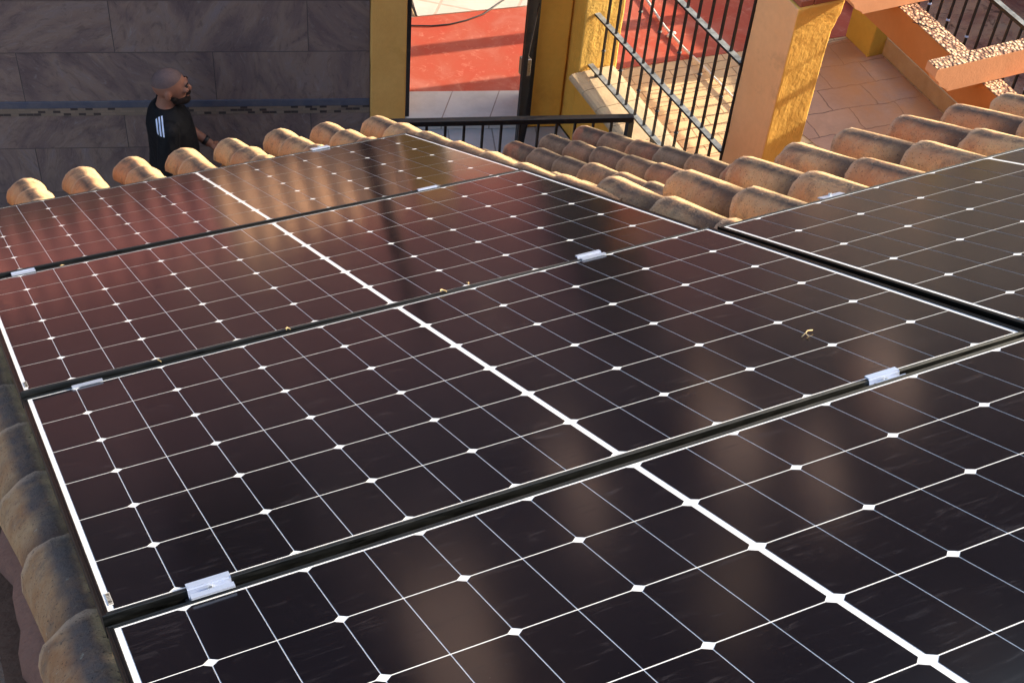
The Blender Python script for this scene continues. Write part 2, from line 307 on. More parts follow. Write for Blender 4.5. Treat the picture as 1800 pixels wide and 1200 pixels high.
# ------------------------------------------------------------------ mesh helpers
class MB:
    def __init__(s): s.v = []; s.f = []; s.mi = []
    def add(s, vs, fs, mi=0):
        o = len(s.v); s.v += [tuple(x) for x in vs]; s.f += [tuple(i + o for i in f) for f in fs]; s.mi += [mi] * len(fs)
    def box(s, x0, x1, y0, y1, z0, z1, mi=0, mat=None):
        vs = [(x, y, z) for z in (z0, z1) for y in (y0, y1) for x in (x0, x1)]
        if mat is not None: vs = [mat @ Vector(v) for v in vs]
        s.add(vs, [(0, 2, 3, 1), (4, 5, 7, 6), (0, 1, 5, 4), (2, 6, 7, 3), (0, 4, 6, 2), (1, 3, 7, 5)], mi)
    def prism(s, poly, z0, z1, mi=0, top=None):   # poly ccw in xy; top: optional z per vertex
        n = len(poly); vs = [(p[0], p[1], z0) for p in poly] + [(p[0], p[1], (top[i] if top else z1)) for i, p in enumerate(poly)]
        fs = [tuple(range(n - 1, -1, -1)), tuple(range(n, 2 * n))] + [(i, (i + 1) % n, n + (i + 1) % n, n + i) for i in range(n)]
        s.add(vs, fs, mi)
    def bar(s, a, b, wx, wy, mi=0, up=(0, 0, 1)):
        a = Vector(a); b = Vector(b); d = (b - a); L = d.length; d.normalize(); u = Vector(up)
        if abs(d.dot(u)) > .99: u = Vector((0, 1, 0))
        x = d.cross(u).normalized(); y = x.cross(d).normalized()
        m = Matrix((x, y, d)).transposed().to_4x4(); m.translation = a
        s.box(-wx / 2, wx / 2, -wy / 2, wy / 2, 0, L, mi, m)
    def tube(s, pts, rad, n=8, mi=0, cap=True):
        pts = [Vector(p) for p in pts]; rad = rad if isinstance(rad, (list, tuple)) else [rad] * len(pts); rings = []
        up = Vector((0, 0, 1)); prev = None
        for i, p in enumerate(pts):
            d = (pts[min(i + 1, len(pts) - 1)] - pts[max(i - 1, 0)]).normalized()
            if prev is None: x = d.cross(up) if abs(d.dot(up)) < .95 else d.cross(Vector((0, 1, 0)))
            else: x = prev - d * prev.dot(d)
            x.normalize(); prev = x; y = d.cross(x)
            rings.append([p + (x * math.cos(2 * math.pi * k / n) + y * math.sin(2 * math.pi * k / n)) * rad[i] for k in range(n)])
        vs = [v for r in rings for v in r]; fs = []
        for i in range(len(pts) - 1):
            for k in range(n): fs.append((i * n + k, i * n + (k + 1) % n, (i + 1) * n + (k + 1) % n, (i + 1) * n + k))
        if cap: fs += [tuple(range(n - 1, -1, -1)), tuple(len(vs) - n + k for k in range(n))]
        s.add(vs, fs, mi)
    def ball(s, c, r, n=16, mi=0):
        r = r if isinstance(r, (list, tuple)) else (r, r, r); vs = []; fs = []; h = n // 2
        for i in range(h + 1):
            t = math.pi * i / h
            for k in range(n):
                p = 2 * math.pi * k / n; vs.append((c[0] + r[0] * math.sin(t) * math.cos(p), c[1] + r[1] * math.sin(t) * math.sin(p), c[2] + r[2] * math.cos(t)))
        for i in range(h):
            for k in range(n): fs.append((i * n + k, (i + 1) * n + k, (i + 1) * n + (k + 1) % n, i * n + (k + 1) % n))
        s.add(vs, fs, mi)
    def mesh(s, name, mats, smooth=False):
        me = bpy.data.meshes.new(name); me.from_pydata(s.v, [], s.f)
        for m in mats: me.materials.append(m)
        me.polygons.foreach_set('material_index', s.mi); me.polygons.foreach_set('use_smooth', [smooth] * len(me.polygons)); me.update()
        return me
    def build(s, name, mat, parent=None, smooth=False, bevel=0.0, fix=True):
        mats = mat if isinstance(mat, list) else [mat]
        me = s.mesh(name, mats, smooth)
        if fix:
            b = bmesh.new(); b.from_mesh(me); bmesh.ops.remove_doubles(b, verts=b.verts, dist=1e-6)
            bmesh.ops.recalc_face_normals(b, faces=b.faces); b.to_mesh(me); b.free()
        o = bpy.data.objects.new(name, me); col.objects.link(o)
        if parent: o.parent = parent
        if bevel:
            md = o.modifiers.new('bevel', 'BEVEL'); md.width = bevel; md.segments = 2; md.limit_method = 'ANGLE'; md.angle_limit = R(40)
        return o
def empty(name, mat=None, label=None, cat=None, group=None):
    o = bpy.data.objects.new(name, None); col.objects.link(o); o.empty_display_size = .1
    if mat is not None: o.matrix_world = mat
    return tag(o, label, cat, group)
def tag(o, label=None, cat=None, group=None, kind=None):
    if label: o['label'] = label
    if cat: o['category'] = cat
    if group: o['group'] = group
    if kind: o['kind'] = kind
    return o
T = Matrix.Translation
_tex = bpy.data.textures.new('render_waviness', 'CLOUDS'); _tex.noise_scale = .12; _tex.noise_depth = 3
def wavy(o, amp, levels=5):   # hand-trowelled faces and edges are never quite straight
    m = o.modifiers.new('cut', 'SUBSURF'); m.subdivision_type = 'SIMPLE'; m.levels = m.render_levels = levels
    d = o.modifiers.new('wave', 'DISPLACE'); d.texture = _tex; d.strength = amp; d.mid_level = .5; d.texture_coords = 'LOCAL'; return o

# ------------------------------------------------------------------ roof frame: x along the eave, y down the slope, z off the roof
RM = Matrix(((0.9999, -0.00692, 0.01228, 0.05603), (0, 0.8714, 0.49057, 2.24483), (-0.0141, -0.49052, 0.87131, 5.23077), (0, 0, 0, 1)))
def zroof(y, h): return 5.23077 - .5629 * (y - 2.24483) + h * 1.1475

# ---- ground and setting
g = MB(); g.box(-120, 120, -120, 160, -.6, 0.0); tag(g.build('ground', M['soil']), kind='structure')
g = MB(); g.prism([(-8, 5.2), (3.2, 5.2), (3.2, 7.6), (-8, 12)], 0.004, .10); tag(g.build('courtyard_floor', M['courtyard']), kind='structure')
def wl(a, b, z=None):   # doorway-wall frame: a along the wall, b behind it
    return (3.285 + .951 * a + .309 * b, 7.944 - .309 * a + .951 * b) + ((z,) if z is not None else ())
WM = Matrix(((.951, .309, 0, 3.285), (-.309, .951, 0, 7.944), (0, 0, 1, 0), (0, 0, 0, 1)))
g = MB(); g.prism([(2.72, 6.90), (4.40, 6.38), (4.40, 7.60), (4.24, 7.64), wl(0, -.002)[:2], wl(-.30, -.002)[:2]], .104, 1.0)
tag(g.build('landing_floor', M['landing']), kind='structure')
# patio slab behind and right of the doorway wall
g = MB(); g.prism([(4.62, 4.2), (7.3, 4.2), (30, 4.2), (30, 40), (-12, 40), (-12, 13.1), wl(-.2, .34)[:2], wl(1.0, .34)[:2], (4.62, 7.60)], .008, 1.05)
tag(g.build('patio_ground', M['pavers']), kind='structure')
g = MB(); g.prism([wl(-.15, .335)[:2], wl(1.02, .335)[:2], (4.74, 8.08), (8.0, 7.76), (8.0, 8.78), (4.758, 9.08), (3.903, 9.213), (2.3, 9.44)], 1.052, 1.056)
tag(g.build('red_path', M['red']), kind='structure')
g = MB(); g.prism([(3.90, 9.223), (4.758, 9.09), (8.0, 8.79), (8, 12.5), (2.0, 12.5), (3.95, 9.45)], 1.052, 1.058)
tag(g.build('pale_paving', M['pale']), kind='structure')
g = MB(); g.prism([(3.885, 9.225), (3.90, 9.222), (3.94, 9.50), (3.0, 12.4), (2.96, 12.4), (3.92, 9.49)], 1.0595, 1.0635)
tag(g.build('path_joint', M['cable']), kind='structure')
g = MB(); g.prism([(6.06, 4.3), (7.29, 4.3), (7.29, 7.80), (6.30, 7.80), (6.0, 7.3), (6.12, 6.6)], 1.052, 1.056)
tag(g.build('stamped_path', M['stamped']), kind='structure')

# ---- house under the camera
house = empty('house', T((0, 0, 0)), 'ochre house under the clay tile roof that carries the solar panels', 'house')
g = MB()
def wall_block(g, x0, x1, y0, y1, h=-.36):
    n = 6; P = [(y0, 0), (y1, 0), (y1, zroof(y1, h)), (y0, zroof(y0, h))]
    vs = [(x0, a, b) for a, b in P] + [(x1, a, b) for a, b in P]
    g.add(vs, [(0, 1, 2, 3), (7, 6, 5, 4), (0, 4, 5, 1), (1, 5, 6, 2), (2, 6, 7, 3), (3, 7, 4, 0)])
wall_block(g, -.06, 1.80, -1.1, 4.80); wall_block(g, 1.802, 7.0, -1.1, 2.72)
g.build('wall', M['wallhouse'], house)
roof = MB()
roof.box(-.16, 1.96, -3.9, 3.28, -.34, -.235); roof.box(1.962, 7.2, -3.9, .84, -.34, -.235)
# back slope beyond the ridge
roofo = roof.build('roof', M['deck'], house); roofo.matrix_world = RM
g = MB(); rb = [(-.2, -1.3, 7.05), (7.3, -1.3, 6.95), (7.3, -5.0, 5.0), (-.2, -5.0, 5.1)]
g.add(rb + [(a, b, c - .12) for a, b, c in rb], [(0, 1, 2, 3), (7, 6, 5, 4), (0, 4, 5, 1), (1, 5, 6, 2), (2, 6, 7, 3), (3, 7, 4, 0)])
g.build('back_roof_slope', M['clay'], house)

def tile_mesh(seed, length=.42, r0=.066, r1=.087, th=.012):
    rnd = random.Random(seed); n, m = 16, 9; g = MB(); out = []; inn = []
    A = R(90); wob = [rnd.uniform(-.0025, .0025) for _ in range(n + 1)]; ph = rnd.uniform(0, 6)
    for j in range(m + 1):
        t = j / m; y = -length * (1 - t)
        for i in range(n + 1):
            a = -A + 2 * A * i / n; r = r0 + (r1 - r0) * t + wob[i] * .7 + .0015 * math.sin(3 * a + ph + 4 * t)
            yy = y + (wob[(i * 5) % n] * 1.6 + .003 * math.sin(5 * a + ph) if j in (0, m) else 0)
            out.append((r * math.sin(a), yy, r * math.cos(a))); inn.append(((r - th) * math.sin(a), yy, (r - th) * math.cos(a)))
    N = n + 1; vs = out + inn; o = len(out); fs = []
    for j in range(m):
        for i in range(n):
            q = j * N + i; fs.append((q, q + N, q + N + 1, q + 1)); fs.append((o + q, o + q + 1, o + q + N + 1, o + q + N))
    for i in range(n): fs.append((i, i + 1, o + i + 1, o + i)); q = m * N + i; fs.append((q + 1, q, o + q, o + q + 1))
    for j in range(m): q = j * N; fs.append((q + N, q, o + q, o + q + N)); q += n; fs.append((q, q + N, o + q + N, o + q))
    g.add(vs, fs)
    me = g.mesh('roof_tile', [], True); b = bmesh.new(); b.from_mesh(me); bmesh.ops.recalc_face_normals(b, faces=b.faces)
    for e in b.edges:
        if len(e.link_faces) == 2 and e.calc_face_angle(0) > R(50): e.smooth = False
    b.to_mesh(me); b.free(); return me
TM = {k: [] for k in ('clay', 'clay_old', 'clay_edge')}
for s in range(5):
    for k in TM:
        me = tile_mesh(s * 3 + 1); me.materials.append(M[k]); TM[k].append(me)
rt = random.Random(3)
def put_tile(parent, kind, u, s, crest, tilt=0.0):
    o = bpy.data.objects.new('roof_tile', rt.choice(TM[kind])); col.objects.link(o); o.parent = parent
    o.location = (u + rt.uniform(-.005, .005), s + rt.uniform(-.012, .012), crest - .087 + rt.uniform(-.003, .003))
    o.rotation_euler = (tilt, rt.uniform(-.04, .04), rt.uniform(-.025, .025)); return o
COLS = [(-.128, 3.40, 3), (.100, 3.41, 3), (.330, 3.405, 3), (.564, 3.42, 3), (.790, 3.41, 3), (1.008, 3.345, 3), (1.236, 3.36, 3), (1.462, 3.37, 3), (1.672, 3.30, 3), (1.885, 3.21, 7)]
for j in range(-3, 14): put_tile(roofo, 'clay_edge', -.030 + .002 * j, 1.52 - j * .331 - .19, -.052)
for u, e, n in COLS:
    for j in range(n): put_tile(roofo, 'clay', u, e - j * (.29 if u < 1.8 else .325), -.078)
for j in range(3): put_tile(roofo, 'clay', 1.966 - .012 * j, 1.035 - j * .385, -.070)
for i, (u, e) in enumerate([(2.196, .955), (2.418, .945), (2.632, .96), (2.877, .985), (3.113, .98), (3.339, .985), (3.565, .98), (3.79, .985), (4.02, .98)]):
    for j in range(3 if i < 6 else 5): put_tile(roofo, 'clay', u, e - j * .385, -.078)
# valley tiles between the columns and mortar along the eave and the verge
def channels(name, us, s0s, s1, hbase, parent, mat):
    g = MB()
    for u, s0 in zip(us, s0s):
        n = 8
        y = s0; k = 0
        while y > s1:
            y2 = max(s1, y - .33)
            for a, b, dz in ((y, y2, 0),):
                vs = []; 
                for yy, lift in ((a, .010), (b, -.004)):
                    for i in range(n + 1):
                        t = -1.15 + 2.3 * i / n; vs.append((u + .088 * math.sin(t), yy, hbase + .075 - .085 * math.cos(t) + lift))
                g.add(vs, [(i, i + 1, n + 2 + i, n + 1 + i) for i in range(n)])
            y = y2; k += 1
    o = g.build(name, mat, parent, smooth=True)
    md = o.modifiers.new('thick', 'SOLIDIFY'); md.thickness = .01; md.offset = -1
    return o
us = [(COLS[i][0] + COLS[i + 1][0]) / 2 for i in range(len(COLS) - 1)]
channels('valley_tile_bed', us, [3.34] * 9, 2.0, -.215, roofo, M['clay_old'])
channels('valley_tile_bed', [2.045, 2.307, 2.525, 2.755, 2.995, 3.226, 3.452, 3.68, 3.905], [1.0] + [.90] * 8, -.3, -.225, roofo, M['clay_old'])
g = MB()
rr = random.Random(5)
prev = None
pts = []
for i in range(60):
    s = 3.36 - i * .115; pts.append((s, (-.215 if s > 1.6 else -.118) + rr.uniform(-.018, .018)))
for (s, x), (s2, x2) in zip(pts, pts[1:]):
    g.add([(x, s, -.19), (-.05, s, -.16), (x2, s2, -.19), (-.05, s2, -.16), (x - .01, s, -.33), (x2 - .01, s2, -.33)], [(0, 1, 3, 2), (0, 2, 5, 4)])
g.build('verge_mortar', M['mortar'], roofo, smooth=True)

# the tiles beyond the panels on the uphill right, one field
g = MB()
for i in range(11):
    for j in range(9):
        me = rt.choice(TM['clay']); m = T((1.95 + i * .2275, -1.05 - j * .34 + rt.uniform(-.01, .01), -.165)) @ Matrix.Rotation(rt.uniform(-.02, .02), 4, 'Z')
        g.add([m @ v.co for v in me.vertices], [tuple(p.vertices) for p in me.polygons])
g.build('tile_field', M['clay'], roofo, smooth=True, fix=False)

# ---- lower porch roof
porch = empty('porch', T((0, 0, 0)), 'small ochre porch with older, sooty clay tiles below the main roof edge', 'porch')
g = MB()
P = [(2.80, 0), (5.72, 0), (5.72, zroof(5.72, -.86)), (2.80, zroof(2.80, -.86))]
vs = [(2.86, a, b) for a, b in P] + [(3.58, a, b) for a, b in P]
g.add(vs, [(0, 1, 2, 3), (7, 6, 5, 4), (0, 4, 5, 1), (1, 5, 6, 2), (2, 6, 7, 3), (3, 7, 4, 0)]); g.build('wall', M['wallhouse'], porch)
g = MB(); g.box(2.80, 3.66, .9, 4.42, -.84, -.755); pr_ = g.build('roof', M['deck'], porch); pr_.matrix_world = RM
for u in (2.885, 3.108, 3.337, 3.562):
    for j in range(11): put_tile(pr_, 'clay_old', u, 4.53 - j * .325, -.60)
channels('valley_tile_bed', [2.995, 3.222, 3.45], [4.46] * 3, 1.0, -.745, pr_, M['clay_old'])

# ------------------------------------------------------------------ solar panels
L_, W_ = 1.722, 1.134
def make_panel():
    root = empty('solar_panel', Matrix.Identity(4))
    prof = [(0, -.035), (0, .0006), (.0010, .0018), (.0036, .0018), (.0042, .0008), (.0060, .0008), (.0066, .0018), (.0094, .0018), (.0105, .0006), (.0105, -.002)]
    g = MB(); vs = []
    for d, z in prof: vs += [(d, -d, z), (L_ - d, -d, z), (L_ - d, -W_ + d, z), (d, -W_ + d, z)]
    fs = []
    for i in range(len(prof) - 1):
        for k in range(4): fs.append((i * 4 + k, i * 4 + (k + 1) % 4, i * 4 + 4 + (k + 1) % 4, i * 4 + 4 + k))
    g.add(vs, fs); g.build('frame', M['frame'], root)
    g = MB(); g.box(.010, L_ - .010, -W_ + .010, -.010, -.006, 0); g.build('backsheet', M['sheet'], root)
    g = MB(); hc, cb, vc = .0929, .0115, .1842; c = .0098; gu, gv = .00085, .0013
    for j in range(6):
        y1 = -(W_ / 2 + (j - 3) * vc) - gv; y0 = y1 - vc + 2 * gv
        for side in (-1, 1):
            for i in range(9):
                a = L_ / 2 + side * (cb / 2 + i * hc + gu * (1 if i else 0)); b_ = L_ / 2 + side * (cb / 2 + (i + 1) * hc - gu)
                ca = c if i % 2 == 0 else 0.0; cb2 = c if i % 2 == 1 else 0.0
                x0, x1, c0, c1 = (a, b_, ca, cb2) if side == 1 else (b_, a, cb2, ca)
                if i == 8: c0, c1 = (c0, 0) if side == 1 else (0, c1)
                p = []
                p += [(x0 + c0, y0), (x1 - c1, y0)] + ([(x1, y0 + c1)] if c1 else []) + ([(x1, y1 - c1)] if c1 else [])
                p += [(x1 - c1, y1), (x0 + c0, y1)] + ([(x0, y1 - c0)] if c0 else []) + ([(x0, y0 + c0)] if c0 else [])
                g.add([(x, y, .0004) for x, y in p], [tuple(range(len(p)))])
    g.build('cell_grid', M['cell'], root)
    # barcode strip on the left margin
    g = MB(); g.box(.0145, .0215, -W_ + .030, -W_ + .075, .0006, .0009, 0)
    yy = -W_ + .032; k = random.Random(2)
    while yy < -W_ + .072: h = k.choice((.0006, .0012, .0018)); g.box(.0150, .0210, yy, yy + h, .0010, .0012, 1); yy += h + k.choice((.0008, .0014))
    g.build('barcode_label', [M['white'], M['cable']], root)
    return root
PAN = [
 ((.0066, 2.3069, .0107), [[.99978, .00007, .02119], [-.00026, .99996, .00915], [-.02119, -.00916, .99973]], 'solar panel farthest down the slope, just behind the row of eave tiles'),
 ((-.0009, 1.1440, .0139), [[.99991, -.00014, .01305], [.00016, 1, -.00171], [-.01305, .00171, .99991]], 'solar panel in the second row from the eave, dark streak reflected in it'),
 ((0, 0, 0), [[1, 0, 0], [0, 1, 0], [0, 0, 1]], 'solar panel in the middle of the picture, third row from the eave'),
 ((.0005, -1.1509, -.0095), [[.99995, .00518, -.00864], [-.00511, .99996, .00766], [.00867, -.00762, .99993]], 'nearest solar panel, highest on the roof, filling the bottom of the view'),
 ((1.7359, -.0149, -.0007), [[.99995, .00349, -.00924], [-.00342, .99997, .00744], [.00927, -.00741, .99993]], 'solar panel in the second column, right of the wide black gap')]
def copy_tree(o, parent=None):
    c = o.copy(); col.objects.link(c); c.parent = parent
    for ch in list(o.children): copy_tree(ch, c)
    return c
p0 = make_panel()
for i, (t, r, lab) in enumerate(PAN):
    o = p0 if i == 0 else copy_tree(p0)
    m = Matrix(r).to_4x4(); m.translation = t; o.matrix_world = RM @ m
    tag(o, lab, 'solar panel', 'solar panels on the tiled roof')
# rails under the panels
def rail(u, s0, s1, lab):
    g = MB(); g.box(-.02, .02, s0, s1, -.079, -.038, 0); g.box(-.02, .02, s0 - .003, s0, -.080, -.037)
    o = g.build('mounting_rail', M['alu']); o.matrix_world = RM @ T((u, 0, 0)); tag(o, lab, 'mounting rail', 'aluminium rails under the solar panels')
rail(.145, -2.3, 2.36, 'aluminium rail under the left ends of the four stacked panels')
rail(1.385, -2.3, 2.36, 'aluminium rail under the right ends of the four stacked panels')
rail(2.10, -1.2, .06, 'aluminium rail under the left end of the second-column panel')
# clamps
def make_mid():
    root = empty('panel_clamp', Matrix.Identity(4)); L = .036; th = .0028; g = MB()
    pr = [(.023, .0068), (.024, .0036), (.0085, .0036), (.0065, -.010), (-.0065, -.010), (-.0085, .0036), (-.024, .0036), (-.023, .0068)]
    pr2 = [(a, b + (th if abs(a) < .02 or b < .005 else .001)) for a, b in pr]
    prof = [(.024, .0022), (.0080, .0022), (.0058, -.010), (-.0058, -.010), (-.0080, .0022), (-.024, .0022), (-.024, .0056), (-.0105, .0056), (-.0080, -.0068), (.0080, -.0068), (.0105, .0056), (.024, .0056)]
    n = len(prof); vs = [(-L, y, z) for y, z in prof] + [(L, y, z) for y, z in prof]
    def quads(o): return [(o + 0, o + 1, o + 10, o + 11), (o + 1, o + 2, o + 9, o + 10), (o + 2, o + 3, o + 8, o + 9), (o + 3, o + 4, o + 7, o + 8), (o + 4, o + 5, o + 6, o + 7)]
    g.add(vs, [tuple(reversed(q)) for q in quads(0)] + quads(n) + [(i, (i + 1) % n, n + (i + 1) % n, n + i) for i in range(n)])
    g.build('bracket', M['alu'], root)
    g = MB(); g.tube([(0, 0, -.0068), (0, 0, -.0005)], .0058, 6); g.tube([(0, 0, -.0005), (0, 0, .0018)], .0034, 10); g.build('bolt', M['steel'], root)
    g = MB(); g.box(-L - .006, L + .004, -.0075, .0075, -.036, -.0105); g.build('spacer', M['cable'], root)
    return root
def make_end():
    root = empty('end_clamp', Matrix.Identity(4)); L = .036; g = MB()
    g.box(-L, L, -.010, .026, .0022, .0062); g.box(-L, L, .012, .0155, -.038, .0021); g.box(-L, L, .0156, .026, -.038, -.034)
    g.build('bracket', M['alu'], root, bevel=.001)
    g = MB(); g.tube([(0, .019, .0063), (0, .019, .012)], .0055, 6); g.build('bolt', M['steel'], root); return root
mid = make_mid(); end = make_end()
cl = [((.1233, 1.1585 + .0, .012), 'silver clamp at the left end of the gap between first and second panel rows'),
      ((.1382, .0040, .0), 'silver clamp at the left end of the gap above the middle panel'),
      ((.1585, -1.1425, -.0015), 'large silver clamp at bottom left, in the gap above the nearest panel'),
      ((1.3834, 1.1560, -.008), 'silver clamp at the right end of the gap below the farthest panel'),
      ((1.3807, .0050, .0), 'silver clamp on the right part of the gap above the middle panel'),
      ((1.391, -1.1425, -.0015), 'silver clamp on the right part of the wide gap above the nearest panel')]
for i, (p, lab) in enumerate(cl):
    o = mid if i == 0 else copy_tree(mid); o.matrix_world = RM @ T(p) @ Matrix.Rotation(R(9 if p[1] < -1 else 2), 4, 'X') @ Matrix.Diagonal((.92, .86, 1, 1)); tag(o, lab, 'clamp', 'clamps between the solar panels')
for i, (p, lab) in enumerate([((1.3638, 2.3069, -.018), 'end clamp on the far edge of the farthest panel, beside the eave tiles'), ((2.10, -.012, -.003), 'end clamp on the top edge of the second-column panel, beside the big tiles')]):
    o = end if i == 0 else copy_tree(end); o.matrix_world = RM @ T(p); tag(o, lab, 'clamp', 'end clamps on the panel edges')
# leaf scraps blown into the gaps, twig
def scrap(u, s, h, a, L, lab, cat='leaf'):
    g = MB(); r = random.Random(int(u * 999)); n = 5; vs = []
    for i in range(n + 1):
        t = i / n; L = L * 1.0; w_ = .22 * L * math.sin(math.pi * (t * .9 + .05)); z = .004 * math.sin(3 * t + u)
        vs += [(L * (t - .5), -w_, z + .003), (L * (t - .5), 0, z), (L * (t - .5), w_, z + .004)]
    fs = []
    for i in range(n): fs += [(3 * i, 3 * i + 3, 3 * i + 4, 3 * i + 1), (3 * i + 1, 3 * i + 4, 3 * i + 5, 3 * i + 2)]
    g.add(vs, fs); o = g.build('dry_leaf', M['leaf'], fix=False); md = o.modifiers.new('t', 'SOLIDIFY'); md.thickness = .0008
    o.matrix_world = RM @ T((u, s, h)) @ Matrix.Rotation(a, 4, 'Z'); tag(o, lab, cat, 'dry leaf scraps caught in the panel gaps')
scrap(.985, .006, .003, 0.3, .018, 'curled dry leaf in the gap above the middle panel, beside its centre line')
scrap(1.054, .018, .003, 1.1, .013, 'dry leaf lying right of the centre line, in the gap above the middle panel')
scrap(.234, 1.157, .003, 0.1, .020, 'orange dry leaf right of the clamp in the gap below the farthest panel')
scrap(.60, .010, .003, 0.2, .011, 'tiny leaf scrap halfway along the left part of the gap above the middle panel')
scrap(.30, .012, .003, -.4, .011, 'tiny leaf scrap beside the left clamp above the middle panel')
g = MB(); g.tube([(0, 0, .002), (.012, .004, .005), (.022, .012, .006), (.034, .012, .004)], .0012, 6); g.tube([(.012, .004, .005), (.008, -.012, .003)], .001, 6)
o = g.build('twig', M['leaf'], smooth=True); o.matrix_world = RM @ T((1.405, -.862, .001)); tag(o, 'tiny pale twig lying on the glass of the middle panel', 'twig')

# ------------------------------------------------------------------ stone-clad wall (left)
sw = empty('stone_wall', WM @ T((0, 0, 0)), 'dark slate-look tiled wall with a mosaic border, behind the man', 'wall')
g = MB(); g.box(-12, -.259, .047, .35, 1.250, 2.42); g.build('upper_cladding', M['slate'], sw)
g = MB(); g.box(-12, -.259, .040, .35, 1.190, 1.2495); g.build('blue_border', M['blue'], sw, bevel=.004)
g = MB(); g.box(-12, -.259, .044, .35, 1.122, 1.1895); g.build('mosaic_border', M['mosaic'], sw)
g = MB(); g.box(-12, -.259, .047, .35, .101, 1.1215); g.build('lower_cladding', M['slate'], sw)
g = MB(); g.box(-12, -.259, .02, .37, 2.421, 2.48); g.build('coping', M['tan'], sw, bevel=.005)
# unseen tiled roof added behind the stone wall for its reflection in far panels
tr = empty('mirrored_lean_to', WM @ T((-4, .4, 2.42)), 'added unseen tiled lean-to roof, mirrored as streaks in the far panels', 'roof'); tri = (WM @ T((-4, .4, 2.42))).inverted()
def strip(a0, a1, name, mat):
    g = MB(); n = int((a1 - a0) / .012); rows = 7; vs = []
    for j in range(rows + 1):
        bb = .06 + .95 * j / rows; z = 2.49 + .37 * j / rows
        for i in range(n + 1):
            a = a0 + (a1 - a0) * i / n; ph = (a / .165) % 1.0
            vs.append(WM @ Vector((a, bb, z + .062 * math.sin(math.pi * ph) ** .6)))
    g.add(vs, [(j * (n + 1) + i, j * (n + 1) + i + 1, (j + 1) * (n + 1) + i + 1, (j + 1) * (n + 1) + i) for j in range(rows) for i in range(n)])
    o = g.build(name, mat, tr, smooth=True); o.matrix_parent_inverse = tri; md = o.modifiers.new('t', 'SOLIDIFY'); md.thickness = .012
M['maroon'] = stucco('maroon_glazed_clay', (.40, .14, .12), (.32, .115, .10), scale=6, bump=.5)
strip(-10, -1.66, 'maroon_tile_field', M['maroon']); strip(-1.655, -.27, 'tan_tile_field', M['tan'])
g = MB(); g.tube([(0, 0, 0), (0, 0, 1.6)], .05, 12); g.tube([(0, 0, 1.6), (0, 0, 1.64)], .07, 12)
o = g.build('streak_pole', M['iron'], smooth=False); o.matrix_world = WM @ T((-.50, .02, 2.481)); tag(o, 'added unseen black pole on the stone wall, mirrored as a dark streak', 'pipe')  # unseen pole added for the dark streak mirrored in the far panels

# ------------------------------------------------------------------ doorway wall
dw = empty('doorway_wall', WM, 'yellow rendered wall with an open doorway onto the red path', 'wall')
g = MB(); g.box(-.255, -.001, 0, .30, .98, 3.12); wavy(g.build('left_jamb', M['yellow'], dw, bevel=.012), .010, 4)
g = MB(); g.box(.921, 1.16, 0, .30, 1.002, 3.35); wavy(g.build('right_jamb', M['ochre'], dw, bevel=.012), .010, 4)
g = MB(); g.box(0.0, .920, -.012, .332, 1.0015, 1.10); g.build('threshold', M['thresh'], dw, bevel=.006)
fr = MB(); fr.box(.0015, .030, .02, .06, 1.101, 3.1); fr.box(.889, .9185, .02, .06, 1.101, 3.3); 
fr.build('door_frame', M['iron'], dw)
g = MB(); g.prism([(4.405, 7.432), (4.72, 7.432), (4.72, 7.78), (4.405, 7.78)], 1.002, 3.35)
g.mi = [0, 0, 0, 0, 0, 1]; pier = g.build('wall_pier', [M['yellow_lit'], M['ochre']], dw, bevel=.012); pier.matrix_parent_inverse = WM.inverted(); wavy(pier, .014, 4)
gt = MB(); A = Vector((4.145, 7.645)); Bp = Vector((3.705, 6.945)); 
def gp(t, z): q = A.lerp(Bp, t); return (q.x, q.y, z)
for t in (0.02, .98): gt.bar(gp(t, 1.06), gp(t, 3.2), .030, .030)
for z in (1.075, 2.1, 3.185): gt.bar(gp(.04, z), gp(.96, z), .022, .028)
gate = gt.build('gate', M['iron'], dw); gate.matrix_parent_inverse = WM.inverted()
for i in range(1, 8):
    b_ = MB(); t = i / 8; b_.bar(gp(t, 1.09), gp(t, 2.085), .012, .012); b_.bar(gp(t, 2.115), gp(t, 3.17), .012, .012); b_.build('gate_bar', M['iron'], gate)
b_ = MB(); q = Vector(gp(.93, 2.08)); b_.box(q.x - .03, q.x + .03, q.y - .03, q.y + .03, 2.03, 2.16); b_.build('lock', M['steel'], gate, bevel=.003)

# ------------------------------------------------------------------ low wall with coping and grille
lw = empty('low_wall', T((4.5, 6.5, 1.0)), 'low yellow wall with sandy clay coping, under the black grille', 'wall')
g = MB(); g.box(4.405, 4.615, 5.0, 7.429, .5, 1.552); o = g.build('wall_body', M['ochre'], lw); o.matrix_parent_inverse = T((-4.5, -6.5, -1.0))
cp = stucco('sandy_clay_coping', (.60, .46, .28), (.52, .38, .24), scale=12, bump=.5, bscale=50, stain=(.40, .28, .18)); M['coping'] = cp
y = 7.428; k = 0
while y > 5.8:
    g = MB(); y2 = y - .215
    prof = [(4.335, 1.555), (4.328, 1.566), (4.332, 1.585), (4.350, 1.598), (4.375, 1.604), (4.650, 1.604), (4.690, 1.598), (4.697, 1.575), (4.690, 1.555)]
    n = len(prof); vs = [(a, y - .004, b) for a, b in prof] + [(a, y2 + .001, b) for a, b in prof]
    g.add(vs, [tuple(range(n)), tuple(range(2 * n - 1, n - 1, -1))] + [(i, n + i, n + (i + 1) % n, (i + 1) % n) for i in range(n)])
    o = g.build('coping_brick', cp, lw, bevel=.003); o.matrix_parent_inverse = T((-4.5, -6.5, -1.0)); y = y2; k += 1
gr = empty('window_grille', T((4.5, 7.4, 1.6)), 'tall black iron grille standing on the sandy coping, left of the orange pillar', 'grille')
gi = T((-4.5, -7.4, -1.6))
